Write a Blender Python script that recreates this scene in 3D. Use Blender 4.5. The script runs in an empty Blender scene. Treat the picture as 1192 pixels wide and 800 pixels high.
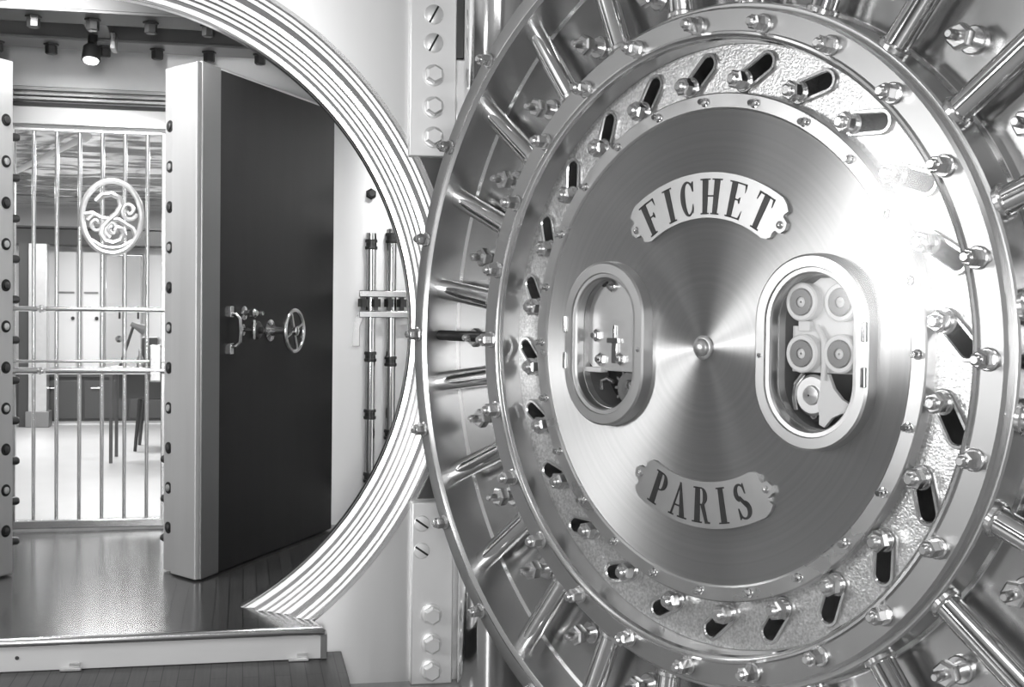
import bpy, bmesh, math, random
from math import sin, cos, pi, radians as R, sqrt, hypot, atan2
from mathutils import Vector, Matrix

random.seed(7)
SC = bpy.context.scene
COL = SC.collection
U = 0.55                     # metres per layout unit
ZC = 2.2                     # height of the round openings' centre above the lower floor, in units

# ---------------------------------------------------------------- frames
class Frame:
    """(a, b, h) = (right, up, towards the viewer) about the centre of a round opening"""
    def __init__(s, x, y, ang):
        s.o = Vector((x*U, y*U, ZC*U)); s.ang = ang
        s.m = Matrix.Translation(s.o) @ Matrix.Rotation(ang, 4, 'Z')
    def local(s, a, b, h): return Vector((a*U, -h*U, b*U))
    def world(s, a, b, h): return s.m @ s.local(a, b, h)
DOOR = Frame(.805, 5.451, atan2(cos(2.444), sin(2.444)))
WALL = Frame(-2.69, 8.038, .205)

# ---------------------------------------------------------------- materials
def mat(name, col, metallic=0.0, rough=0.5, noise=0.0, nscale=40, bump=0.0, bscale=60, stretch=(1, 1, 1), spec=0.5, rnoise=0.0):
    m = bpy.data.materials.new(name); m.use_nodes = True
    nt = m.node_tree; b = nt.nodes['Principled BSDF']
    c = (col, col, col, 1) if not isinstance(col, tuple) else (*col, 1)
    b.inputs['Base Color'].default_value = c
    b.inputs['Metallic'].default_value = metallic
    b.inputs['Roughness'].default_value = rough
    b.inputs['Specular IOR Level'].default_value = spec
    if noise or bump or rnoise:
        tc = nt.nodes.new('ShaderNodeTexCoord'); mp = nt.nodes.new('ShaderNodeMapping')
        mp.inputs['Scale'].default_value = stretch
        nt.links.new(tc.outputs['Object'], mp.inputs['Vector'])
    if noise or rnoise:
        n = nt.nodes.new('ShaderNodeTexNoise'); n.inputs['Scale'].default_value = nscale; n.inputs['Detail'].default_value = 4
        nt.links.new(mp.outputs[0], n.inputs['Vector'])
        if noise:
            r = nt.nodes.new('ShaderNodeMapRange'); r.inputs['To Min'].default_value = 1-noise; r.inputs['To Max'].default_value = 1+noise
            r.inputs['From Min'].default_value = .25; r.inputs['From Max'].default_value = .75
            nt.links.new(n.outputs['Fac'], r.inputs['Value'])
            mx = nt.nodes.new('ShaderNodeMix'); mx.data_type = 'RGBA'; mx.blend_type = 'MULTIPLY'; mx.inputs[0].default_value = 1
            mx.inputs[6].default_value = c
            nt.links.new(r.outputs[0], mx.inputs[7]); nt.links.new(mx.outputs[2], b.inputs['Base Color'])
        if rnoise:
            r2 = nt.nodes.new('ShaderNodeMapRange'); r2.inputs['To Min'].default_value = max(.02, rough-rnoise); r2.inputs['To Max'].default_value = rough+rnoise
            r2.inputs['From Min'].default_value = .3; r2.inputs['From Max'].default_value = .7
            nt.links.new(n.outputs['Fac'], r2.inputs['Value']); nt.links.new(r2.outputs[0], b.inputs['Roughness'])
    if bump:
        n2 = nt.nodes.new('ShaderNodeTexNoise'); n2.inputs['Scale'].default_value = bscale; n2.inputs['Detail'].default_value = 3
        nt.links.new(mp.outputs[0], n2.inputs['Vector'])
        bp = nt.nodes.new('ShaderNodeBump'); bp.inputs['Strength'].default_value = bump; bp.inputs['Distance'].default_value = .004 if bscale > 5 else .14
        nt.links.new(n2.outputs['Fac'], bp.inputs['Height']); nt.links.new(bp.outputs[0], b.inputs['Normal'])
    return m

M = {}
M['polish'] = mat('polished_steel', .80, 1, .10, rnoise=.03, nscale=9)
M['bead'] = mat('bright_turned_steel', .84, 1, .20)
M['satin'] = mat('satin_turned_steel', .56, 1, .34, noise=.05, nscale=5)
M['bolt'] = mat('dull_bolt_steel', .70, 1, .24)
M['steel'] = mat('satin_steel', .60, 1, .30, noise=.05, nscale=6, rnoise=.05)
M['flange'] = mat('grey_satin_steel_ring', .36, 1, .38, noise=.04, nscale=8)
M['plate'] = mat('ground_steel_plate', .42, 1, .22, noise=.06, nscale=5, rnoise=.05)
M['wallsteel'] = mat('brushed_steel_wall', .88, 1, .33, noise=.05, nscale=3, rnoise=.06, stretch=(1, 1, .15))
def brushed(m, aniso, axis):
    nt = m.node_tree; b = nt.nodes['Principled BSDF']; b.inputs['Anisotropic'].default_value = aniso
    v = nt.nodes.new('ShaderNodeVectorTransform'); v.vector_type = 'VECTOR'; v.convert_from = 'OBJECT'; v.convert_to = 'WORLD'; v.inputs[0].default_value = axis
    nt.links.new(v.outputs[0], b.inputs['Tangent'])
brushed(M['wallsteel'], .8, (0, 0, 1))
M['ringsteel'] = mat('stepped_ring_steel', .74, 1, .24)
M['nickel'] = mat('pale_nickel_plate', .72, .9, .34, noise=.05, nscale=20)
M['nameplate'] = mat('dull_nickel_nameplate', .50, 1, .36, noise=.05, nscale=20)
M['strap'] = mat('pale_hinge_steel', .86, .6, .36, noise=.04, nscale=5)
M['white_metal'] = mat('white_enamelled_metal', .88, .0, .35)
M['speckle'] = mat('mottled_engine_turned_steel', .68, 1, .30, noise=.35, nscale=170, bump=.25, bscale=190)
M['ink'] = mat('black_engraved_filling', .016, 0, .45)
M['hole'] = mat('dark_recess', .012, 0, .6)
M['black_panel'] = mat('black_satin_lacquer', .012, 0, .45, noise=.2, nscale=4, stretch=(3, 3, .4), spec=.3)
M['dark_metal'] = mat('dark_gunmetal', .10, .8, .38)
M['dark_beam'] = mat('dark_grey_steel_beam', .10, .7, .45)
M['grey_paint'] = mat('grey_painted_metal', .22, .4, .42)
M['border'] = mat('grey_door_border', .26, .7, .38, noise=.10, nscale=3, stretch=(1, 1, .3))
M['door_edge'] = mat('pale_brushed_door_edge', .62, .6, .40, noise=.06, nscale=3, stretch=(3, 3, .3))
M['roomwall'] = mat('pale_plaster', .42, 0, .8)
M['leftwall'] = mat('grey_stone_wall', .16, 0, .6, noise=.2, nscale=2)
M['roomdark'] = mat('dark_wood_panelling', .07, 0, .5)
M['pale_floor'] = mat('pale_polished_floor', .44, 0, .35, noise=.05, nscale=3)
M['white'] = mat('white_paint', .78, 0, .5)
M['ceiling'] = mat('grey_ceiling_paint', .38, 0, .7)
M['lintel'] = mat('pale_worn_lintel_steel', .85, .35, .42, noise=.12, nscale=3)
M['moulding'] = mat('grey_moulded_steel', .42, .5, .4)
M['wavy'] = mat('rippled_bright_ceiling', .92, 1, .14, bump=1.0, bscale=.9, stretch=(.8, 1.0, 1))
M['farwall'] = mat('grey_far_wall', .72, 0, .5)
M['sidewall'] = mat('grey_side_wall', .35, .3, .3)
M['cabinet'] = mat('dark_grey_cabinet', .07, .2, .3)
M['riser'] = mat('pale_painted_riser', .74, .1, .45, noise=.05, nscale=4, stretch=(.5, 1, 3))
M['lens'] = mat('lamp_lens', .9, 0, .3)
_b = M['lens'].node_tree.nodes['Principled BSDF']; _b.inputs['Emission Color'].default_value = (1, 1, 1, 1); _b.inputs['Emission Strength'].default_value = 12

def radial_disc():
    m = bpy.data.materials.new('circular_brushed_steel'); m.use_nodes = True
    nt = m.node_tree; b = nt.nodes['Principled BSDF']
    b.inputs['Base Color'].default_value = (.60, .60, .60, 1); b.inputs['Metallic'].default_value = 1
    b.inputs['Roughness'].default_value = .39; b.inputs['Anisotropic'].default_value = 1.0; b.inputs['Anisotropic Rotation'].default_value = .25
    tc = nt.nodes.new('ShaderNodeTexCoord')
    cr = nt.nodes.new('ShaderNodeVectorMath'); cr.operation = 'CROSS_PRODUCT'; cr.inputs[1].default_value = (0, 1, 0)
    nt.links.new(tc.outputs['Object'], cr.inputs[0])
    vt = nt.nodes.new('ShaderNodeVectorTransform'); vt.vector_type = 'VECTOR'; vt.convert_from = 'OBJECT'; vt.convert_to = 'WORLD'
    nt.links.new(cr.outputs[0], vt.inputs[0])
    nm = nt.nodes.new('ShaderNodeVectorMath'); nm.operation = 'NORMALIZE'
    nt.links.new(vt.outputs[0], nm.inputs[0]); nt.links.new(nm.outputs[0], b.inputs['Tangent'])
    # faint concentric lathe marks
    ln = nt.nodes.new('ShaderNodeVectorMath'); ln.operation = 'LENGTH'; nt.links.new(tc.outputs['Object'], ln.inputs[0])
    no = nt.nodes.new('ShaderNodeTexNoise'); no.noise_dimensions = '1D'; no.inputs['Scale'].default_value = 90; no.inputs['Detail'].default_value = 4
    nt.links.new(ln.outputs['Value'], no.inputs['W'])
    mr = nt.nodes.new('ShaderNodeMapRange'); mr.inputs['To Min'].default_value = .44; mr.inputs['To Max'].default_value = .54
    nt.links.new(no.outputs['Fac'], mr.inputs['Value']); nt.links.new(mr.outputs[0], b.inputs['Base Color'])
    return m
M['disc'] = radial_disc()

def glass():
    m = bpy.data.materials.new('clear_glass'); m.use_nodes = True
    nt = m.node_tree; nt.nodes.remove(nt.nodes['Principled BSDF'])
    out = nt.nodes['Material Output']
    t = nt.nodes.new('ShaderNodeBsdfTransparent'); t.inputs[0].default_value = (.97, .97, .97, 1)
    g = nt.nodes.new('ShaderNodeBsdfGlossy'); g.inputs['Roughness'].default_value = .14
    fr = nt.nodes.new('ShaderNodeFresnel'); fr.inputs['IOR'].default_value = 1.45
    mx = nt.nodes.new('ShaderNodeMixShader')
    ge = nt.nodes.new('ShaderNodeNewGeometry'); fm = nt.nodes.new('ShaderNodeMath'); fm.operation = 'MULTIPLY_ADD'; fm.inputs[1].default_value = -1; fm.inputs[2].default_value = 1
    f2 = nt.nodes.new('ShaderNodeMath'); f2.operation = 'MULTIPLY'      # reflect off the outer face only
    nt.links.new(ge.outputs['Backfacing'], fm.inputs[0]); nt.links.new(fm.outputs[0], f2.inputs[0]); nt.links.new(fr.outputs[0], f2.inputs[1])
    nt.links.new(f2.outputs[0], mx.inputs[0]); nt.links.new(t.outputs[0], mx.inputs[1]); nt.links.new(g.outputs[0], mx.inputs[2])
    nt.links.new(mx.outputs[0], out.inputs['Surface'])
    return m
M['glass'] = glass()

def wood(name, c0, c1, rough, board, angle=0.0):
    m = bpy.data.materials.new(name); m.use_nodes = True
    nt = m.node_tree; b = nt.nodes['Principled BSDF']; b.inputs['Roughness'].default_value = rough
    tc = nt.nodes.new('ShaderNodeTexCoord'); mp = nt.nodes.new('ShaderNodeMapping'); mp.inputs['Rotation'].default_value = (0, 0, angle)
    nt.links.new(tc.outputs['Object'], mp.inputs[0])
    br = nt.nodes.new('ShaderNodeTexBrick'); br.inputs['Scale'].default_value = 1; br.inputs['Brick Width'].default_value = .9; br.inputs['Row Height'].default_value = board
    br.inputs['Mortar Size'].default_value = .0016; br.inputs['Color1'].default_value = (c0, c0, c0, 1); br.inputs['Color2'].default_value = (c1, c1, c1, 1); br.inputs['Mortar'].default_value = (.01, .01, .01, 1)
    nt.links.new(mp.outputs[0], br.inputs['Vector'])
    mp2 = nt.nodes.new('ShaderNodeMapping'); mp2.inputs['Scale'].default_value = (2, 40, 2); nt.links.new(mp.outputs[0], mp2.inputs[0])
    n = nt.nodes.new('ShaderNodeTexNoise'); n.inputs['Scale'].default_value = 3; n.inputs['Detail'].default_value = 5; nt.links.new(mp2.outputs[0], n.inputs['Vector'])
    mr = nt.nodes.new('ShaderNodeMapRange'); mr.inputs['To Min'].default_value = .6; mr.inputs['To Max'].default_value = 1.4; nt.links.new(n.outputs['Fac'], mr.inputs['Value'])
    mx = nt.nodes.new('ShaderNodeMix'); mx.data_type = 'RGBA'; mx.blend_type = 'MULTIPLY'; mx.inputs[0].default_value = 1
    nt.links.new(br.outputs['Color'], mx.inputs[6]); nt.links.new(mr.outputs[0], mx.inputs[7]); nt.links.new(mx.outputs[2], b.inputs['Base Color'])
    return m
M['deck'] = wood('dark_varnished_boards', .050, .070, .19, .05, R(90))
M['tread'] = wood('dark_step_boards', .055, .07, .5, .05, R(90))
M['parquet'] = mat('pale_stone_floor', .28, 0, .4, noise=.1, nscale=1.5)

# ---------------------------------------------------------------- mesh builder
class MB:
    def __init__(s): s.v = []; s.f = []
    def add(s, vs, fs):
        o = len(s.v); s.v += [tuple(v) for v in vs]; s.f += [tuple(i+o for i in f) for f in fs]; return s
    def lathe(s, prof, seg=128, c=(0, 0), closed=False):
        n = len(prof); vs = []
        for i in range(seg):
            t = 2*pi*i/seg
            for r, h in prof: vs.append((c[0]+r*cos(t), c[1]+r*sin(t), h))
        fs = []
        for i in range(seg):
            j = (i+1) % seg
            for k in range(n if closed else n-1):
                k2 = (k+1) % n
                fs.append((i*n+k, j*n+k, j*n+k2, i*n+k2))
        s.add(vs, fs)
        if not closed:
            for k, (r, h) in ((0, prof[0]), (n-1, prof[-1])):
                if r < 1e-4: pass
        return s
    def turned(s, c, prof, seg=20, axis=2):
        """solid of revolution standing at point c, profile (r, t) along an axis; closes its two ends"""
        vs = []; fs = []; n = len(prof)
        for i in range(seg):
            t = 2*pi*i/seg + (pi/6 if seg == 6 else 0)
            for r, d in prof:
                p = [r*cos(t), r*sin(t), d]
                if axis == 0: p = [p[2], p[0], p[1]]
                if axis == 1: p = [p[1], p[2], p[0]]
                vs.append((c[0]+p[0], c[1]+p[1], c[2]+p[2]))
        for i in range(seg):
            j = (i+1) % seg
            for k in range(n-1): fs.append((i*n+k, j*n+k, j*n+k+1, i*n+k+1))
        fs.append(tuple(i*n for i in range(seg))); fs.append(tuple(i*n+n-1 for i in range(seg)))
        return s.add(vs, fs)
    def rod(s, p0, p1, prof, seg=20):
        """revolve (r, t) about the line p0->p1, t from 0 to 1"""
        p0 = Vector(p0); p1 = Vector(p1); d = p1-p0; L = d.length; d.normalize()
        x = d.orthogonal().normalized(); y = d.cross(x); vs = []; fs = []; n = len(prof)
        for i in range(seg):
            a = 2*pi*i/seg
            for r, t in prof: vs.append(p0 + d*(L*t) + (x*cos(a)+y*sin(a))*r)
        for i in range(seg):
            j = (i+1) % seg
            for k in range(n-1): fs.append((i*n+k, j*n+k, j*n+k+1, i*n+k+1))
        fs.append(tuple(i*n for i in range(seg))); fs.append(tuple(i*n+n-1 for i in range(seg)))
        return s.add(vs, fs)
    def tube(s, pts, r, seg=10, closed=False):
        pts = [Vector(p) for p in pts]; n = len(pts); vs = []; fs = []
        up = None
        for i, p in enumerate(pts):
            a = pts[(i-1) % n] if (closed or i > 0) else p; b = pts[(i+1) % n] if (closed or i < n-1) else p
            d = (b-a).normalized()
            if up is None: up = d.orthogonal().normalized()
            x = (up - d*up.dot(d)); x = x.normalized() if x.length > 1e-6 else d.orthogonal().normalized()
            up = x; y = d.cross(x)
            rr = r[i] if isinstance(r, (list, tuple)) else r
            for k in range(seg):
                t = 2*pi*k/seg; vs.append(p + (x*cos(t)+y*sin(t))*rr)
        m = n if closed else n-1
        for i in range(m):
            j = (i+1) % n
            for k in range(seg):
                l = (k+1) % seg; fs.append((i*seg+k, j*seg+k, j*seg+l, i*seg+l))
        if not closed:
            fs.append(tuple(range(seg))); fs.append(tuple((n-1)*seg+k for k in range(seg)))
        return s.add(vs, fs)
    def box(s, a0, a1, b0, b1, h0, h1):
        vs = [(a, b, h) for a in (a0, a1) for b in (b0, b1) for h in (h0, h1)]
        return s.add(vs, [(0, 1, 3, 2), (4, 6, 7, 5), (0, 4, 5, 1), (2, 3, 7, 6), (0, 2, 6, 4), (1, 5, 7, 3)])
    def prism(s, poly, h0, h1):
        n = len(poly); vs = [(a, b, h0) for a, b in poly] + [(a, b, h1) for a, b in poly]
        return s.add(vs, [tuple(range(n)), tuple(range(n, 2*n))] + [(i, (i+1) % n, n+(i+1) % n, n+i) for i in range(n)])
    def plan(s, poly, b0, b1):
        """vertical prism from a plan outline in (a, h)"""
        n = len(poly); vs = [(a, b0, h) for a, h in poly] + [(a, b1, h) for a, h in poly]
        return s.add(vs, [tuple(range(n)), tuple(range(n, 2*n))] + [(i, (i+1) % n, n+(i+1) % n, n+i) for i in range(n)])
    def capsule_ring(s, c0, c1, rad, prof, seg=20, closed=True):
        """sweep (offset, h) profile round a capsule outline"""
        th = atan2(c1[1]-c0[1], c1[0]-c0[0]); n = len(prof); out = []
        for c, t0 in ((c1, th-pi/2), (c0, th+pi/2)):
            for i in range(seg+1): out.append((c, t0+pi*i/seg))
        vs = [(c[0]+(rad+d)*cos(t), c[1]+(rad+d)*sin(t), h) for c, t in out for d, h in prof]
        m = len(out); fs = []
        for i in range(m):
            j = (i+1) % m
            for k in range(n if closed else n-1):
                l = (k+1) % n; fs.append((i*n+k, j*n+k, j*n+l, i*n+l))
        return s.add(vs, fs)
    def hexbolt(s, c, r, ht, washer=True, dome=False, h=None):
        z = c[2]
        if washer: s.turned(c, [(r*1.35, 0), (r*1.35, ht*.16), (r*1.25, ht*.2)], 20)
        s.turned((c[0], c[1], z+(ht*.18 if washer else 0)), [(r, 0), (r, ht*.66), (r*.84, ht*.8)], 6)
        return s
    def build(s, name, m, parent=None, frame=None, base=(0, 0, 0), smooth=True, bevel=0, angle=.6):
        a0, b0, h0 = base
        me = bpy.data.meshes.new(name)
        me.from_pydata([((a-a0)*U, -(h-h0)*U, (b-b0)*U) for a, b, h in s.v], [], s.f)
        return finish(me, name, m, parent, smooth, bevel, angle)

def finish(me, name, m, parent, smooth=True, bevel=0, angle=.6):
    bm = bmesh.new(); bm.from_mesh(me)
    bmesh.ops.remove_doubles(bm, verts=bm.verts, dist=1e-6)
    bmesh.ops.recalc_face_normals(bm, faces=bm.faces); bm.to_mesh(me); bm.free()
    if smooth:
        me.shade_smooth(); me.set_sharp_from_angle(angle=angle)
    me.materials.append(M[m] if isinstance(m, str) else m)
    o = bpy.data.objects.new(name, me); COL.objects.link(o)
    if parent is not None: o.parent = parent
    if bevel:
        bv = o.modifiers.new('bevel', 'BEVEL'); bv.width = bevel; bv.segments = 2; bv.limit_method = 'ANGLE'
    return o

def fill2d(name, m, loops, h0, h1, parent=None, base=(0, 0, 0), bevel=0.0):
    """plate with holes from closed outlines in (a, b)"""
    cu = bpy.data.curves.new('tmp', 'CURVE'); cu.dimensions = '2D'; cu.fill_mode = 'BOTH'
    cu.extrude = (h1-h0)/2*U - bevel*U; cu.bevel_depth = bevel*U; cu.bevel_resolution = 1; cu.offset = -bevel*U
    for lp in loops:
        sp = cu.splines.new('POLY'); sp.points.add(len(lp)-1); sp.use_cyclic_u = True
        for p, q in zip(sp.points, lp): p.co = (q[0]*U, q[1]*U, 0, 1)
    o = bpy.data.objects.new('tmp', cu); COL.objects.link(o)
    dg = bpy.context.evaluated_depsgraph_get()
    me = bpy.data.meshes.new_from_object(o.evaluated_get(dg))
    COL.objects.unlink(o); bpy.data.objects.remove(o); bpy.data.curves.remove(cu)
    zm = (h0+h1)/2*U
    for v in me.vertices:
        a, b, h = v.co; v.co = (a-base[0]*U, -(h+zm)+base[2]*U, b-base[1]*U)
    me.name = name; me.materials.clear()
    return finish(me, name, m, parent, True, 0, .5)

def circ(r, n=160, c=(0, 0)): return [(c[0]+r*cos(2*pi*i/n), c[1]+r*sin(2*pi*i/n)) for i in range(n)]
def capsule(c0, c1, rad, seg=14):
    th = atan2(c1[1]-c0[1], c1[0]-c0[0]); out = []
    for c, t0 in ((c1, th-pi/2), (c0, th+pi/2)):
        for i in range(seg+1): out.append((c[0]+rad*cos(t0+pi*i/seg), c[1]+rad*sin(t0+pi*i/seg)))
    return out

def thing(name, label, cat, frame, base, group=None):
    o = bpy.data.objects.new(name, None); COL.objects.link(o); o.empty_display_size = .1
    o.matrix_world = Matrix.Translation(frame.world(*base)) @ Matrix.Rotation(frame.ang, 4, 'Z')
    return tag(o, label, cat, group)
def tag(o, label, cat, group=None):
    o['label'] = label; o['category'] = cat
    if group: o['group'] = group
    return o
def place(o, frame, base):
    o.matrix_world = Matrix.Translation(frame.world(*base)) @ Matrix.Rotation(frame.ang, 4, 'Z'); return o
def struct(o, frame, base=(0, 0, 0)):
    o['kind'] = 'structure'; return place(o, frame, base)
def spin(o, deg):
    o.rotation_euler = (0, -R(deg), 0); return o
def around(o, angs):
    """the first stays, copies go round the door's centre; sub-parts follow"""
    spin(o, angs[0])
    for a in angs[1:]:
        c = o.copy(); COL.objects.link(c); c.parent = o.parent; spin(c, a)
        for ch in list(o.children):
            d = ch.copy(); COL.objects.link(d); d.parent = c

# ================================================================ THE VAULT DOOR
DB = (0, -2.0, 0)
door = thing('vault_door', 'huge round polished steel vault door swung open, inner bolt work and two nameplates showing', 'vault door', DOOR, DB)
OFF = Vector((0, 0, 2.0*U))
def dpart(mb, name, m, **k):
    o = mb.build(name, m, door, **k); o.location = OFF; return o
def sub(mb, name, m, parent, **k):
    return mb.build(name, m, parent, **k)

# outer shell with the rim flange, channel floor; stepped plug behind
dpart(MB().lathe([(0, -.95), (2.30, -.95), (2.30, -.72), (2.20, -.70), (2.20, -.52), (2.12, -.50), (2.12, -.30), (2.05, -.28), (2.05, -.02), (2.00, .0), (2.00, .055), (1.99, .066)], 160), 'door_body', 'steel')
dpart(MB().lathe([(1.99, .066), (1.925, .07), (1.915, .068)], 160), 'rim_flange', 'flange')
dpart(MB().lathe([(1.915, .068), (1.912, .078), (1.904, .08), (1.898, .07), (1.890, .06)], 160), 'rim_lip', 'bead')
dpart(MB().lathe([(1.890, .06), (1.890, -.138)], 160), 'channel_wall', 'satin')
dpart(MB().lathe([(1.890, -.138), (1.879, -.15), (1.875, -.15)], 160), 'channel_fillet', 'bead')
dpart(MB().lathe([(1.875, -.15), (1.45, -.15)], 160), 'channel_plate', 'plate')
# drum
dpart(MB().lathe([(1.45, -.15), (1.445, -.15), (1.432, -.137)], 160), 'channel_fillet', 'bead')
dpart(MB().lathe([(1.432, -.137), (1.432, .005), (1.425, .012), (1.408, .012), (1.408, .044), (1.397, .056)], 160), 'drum_wall', 'satin')
dpart(MB().lathe([(1.397, .056), (1.312, .056)], 160), 'drum_flange', 'flange')
dpart(MB().lathe([(1.312, .056), (1.306, .068), (1.297, .070), (1.290, .060), (1.282, .056), (1.276, .04)], 160), 'drum_lip', 'bead')
dpart(MB().lathe([(1.276, .04), (1.274, -.06), (1.262, -.072)], 160), 'recess_wall', 'satin')
# cam ring with its 24 slots
ANG = [15*k for k in range(24)]
def slot(k):
    def P(r, d): return (r*cos(R(15*k+d)), r*sin(R(15*k+d)))
    p = Vector(P(1.12, 6.6)); o = Vector(P(1.225, .4)); d = (o-p).normalized()
    return tuple(p), tuple(o - d*.034)
caps = [slot(k) for k in range(24)]
cam = fill2d('cam_ring', 'speckle', [circ(1.272, 192), circ(1.052, 192)] + [capsule(c0, c1, .033, 10) for c0, c1 in caps], -.10, -.06, door)
cam.location = OFF
dpart(MB().lathe([(1.30, -.20), (1.0, -.20)], 96), 'slot_backing', 'hole')
c0, c1 = caps[0]
sf = MB().capsule_ring(c0, c1, .033, [(-.002, -.16), (-.002, -.048), (.003, -.042), (.013, -.042), (.017, -.048), (.017, -.062)], 12, closed=False)
around(dpart(sf, 'slot_rim', 'bead'), ANG)
pc = caps[0][0]
pin = MB().turned((pc[0], pc[1], -.16), [(.030, 0), (.030, .1)], 16)
pin.turned((pc[0], pc[1], -.062), [(.046, 0), (.046, .016), (.040, .022), (.033, .022), (.033, .046)], 20)
po = dpart(pin, 'cam_pin', 'bolt')
nut = MB().turned((pc[0], pc[1], -.018), [(.042, 0), (.042, .030), (.034, .038)], 6)
nut.turned((pc[0], pc[1], .018), [(.024, 0), (.024, .016), (.016, .024)], 14)
sub(nut, 'nut', 'bolt', po)
around(po, ANG)
# ring round the disc, with screws
dpart(MB().lathe([(1.069, -.10), (1.069, -.006), (1.063, .0), (1.008, .0), (1.0, -.006), (.998, -.012)], 160), 'disc_ring', 'steel')
# the brushed disc with its two porthole openings
WIN = {'L': (-.562, .182), 'R': (.585, .192)}
HB = .115
disc = fill2d('brushed_disc', 'disc', [circ(.9985, 192)] + [capsule((x, -HB), (x, HB), r-.004, 20) for x, r in WIN.values()], -.05, -.012, door)
disc.location = OFF
dpart(MB().lathe([(0, -.24), (1.0, -.24)], 64), 'disc_backing', 'hole')
scr = MB().turned((1.033, 0, 0), [(.020, 0), (.020, .004), (.014, .005), (.014, .030), (.010, .036)], 14)
around(dpart(scr, 'ring_screw', 'polish'), [a+.4 for a in ANG])
dpart(MB().turned((0, 0, -.013), [(.052, 0), (.052, .010), (.042, .016), (.038, .016), (.036, .030), (.026, .038), (.010, .042)], 28), 'centre_boss', 'satin')

# locking bolts in the channel
rod = MB().rod((1.42, 0, -.042), (1.90, 0, -.042), [(.052, 0), (.052, .90), (.052, .9001), (.052, 1)], 28)
rb = dpart(rod, 'locking_bolt', 'polish')
sub(MB().rod((1.432, 0, -.042), (1.455, 0, -.042), [(.066, 0), (.066, .7), (.060, 1)], 28), 'collar', 'bead', rb)
around(rb, [15*k+7.3 for k in range(24)])
for a in (0, 180):
    spin(dpart(MB().rod((1.40, 0, -.03), (1.90, 0, -.03), [(.027, 0), (.027, 1)], 16), 'dark_link_rod', 'black_panel'), a-.2)
# studs with nuts in the channel
st = MB().turned((1.615, 0, -.15), [(.054, 0), (.054, .012), (.048, .018)], 24)
st.turned((1.615, 0, -.135), [(.028, 0), (.028, .055), (.020, .060), (.020, .150), (.012, .162)], 14)
so = dpart(st, 'channel_stud', 'bolt')
nn = MB().turned((1.615, 0, -.082), [(.044, 0), (.049, .008), (.049, .044), (.040, .052)], 6)
sub(nn, 'nut', 'bolt', so)
around(so, [a+.0 for a in ANG])
# flange bolts
fb = MB().turned((1.342, 0, .056), [(.041, 0), (.041, .010), (.036, .014)], 20)
fb.turned((1.342, 0, .069), [(.032, 0), (.032, .054), (.025, .061)], 6)
fb.turned((1.342, 0, .128), [(.020, 0), (.020, .016), (.013, .024)], 14)
around(dpart(fb, 'flange_bolt', 'bolt'), [a+.1 for a in ANG])
rbm = MB().turned((1.952, 0, .069), [(.038, 0), (.038, .010), (.033, .014)], 20)
rbm.turned((1.952, 0, .082), [(.030, 0), (.030, .044), (.024, .052)], 6)
rbm.turned((1.952, 0, .133), [(.018, 0), (.018, .012), (.012, .018)], 14)
around(dpart(rbm, 'rim_bolt', 'bolt'), [a-.3 for a in ANG])

# name plates -------------------------------------------------------------
def arc_plate(mid, half, r0, r1, lobes, holes):
    out = []
    n = 40
    for i in range(n+1):
        t = R(mid-half + 2*half*i/n); out.append((r1*cos(t), r1*sin(t)))
    pts = []
    rm = (r0+r1)/2
    # scalloped end, from outer edge to inner edge, on the far side
    def end(sgn):
        e = []
        base = mid + sgn*half
        spec = [(r1-.012, 2.4), (r1-.030, 4.2), (r1-.050, 3.4), (rm+.034, 3.6), (rm+.026, 6.2), (rm, 7.2), (rm-.026, 6.2), (rm-.034, 3.6), (r0+.046, 3.2), (r0+.028, 3.6), (r0+.010, 2.0)]
        for r, d in spec:
            t = R(base+sgn*d); e.append((r*cos(t), r*sin(t)))
        return e
    out += end(1)
    for i in range(n+1):
        t = R(mid+half - 2*half*i/n); out.append((r0*cos(t), r0*sin(t)))
    out += list(reversed(end(-1)))
    return out
def arcband(cx, cy, rx, ry, t0, t1, w0, wm, w1, n=14):
    """stroke along an elliptical arc, varying width: list of quads"""
    q = []
    L = []
    for i in range(n+1):
        f = i/n; t = R(t0+(t1-t0)*f)
        w = w0+(wm-w0)*sin(pi*f) if f <= .5 else w1+(wm-w1)*sin(pi*f)
        L.append(((cx+(rx+w/2)*cos(t), cy+(ry+w*.35)*sin(t)), (cx+(rx-w/2)*cos(t), cy+(ry-w*.35)*sin(t))))
    for i in range(n):
        q.append([L[i][0], L[i+1][0], L[i+1][1], L[i][1]])
    return q
def bx(x0, x1, y0, y1): return [(x0, y0), (x1, y0), (x1, y1), (x0, y1)]
S_, T_ = .15, .042            # stem, serif thickness (letter height = 1, narrow faces)
def stem(x): return [bx(x, x+S_, 0, 1), bx(x-.06, x+S_+.06, 0, T_), bx(x-.06, x+S_+.06, 1-T_, 1)]
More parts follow.
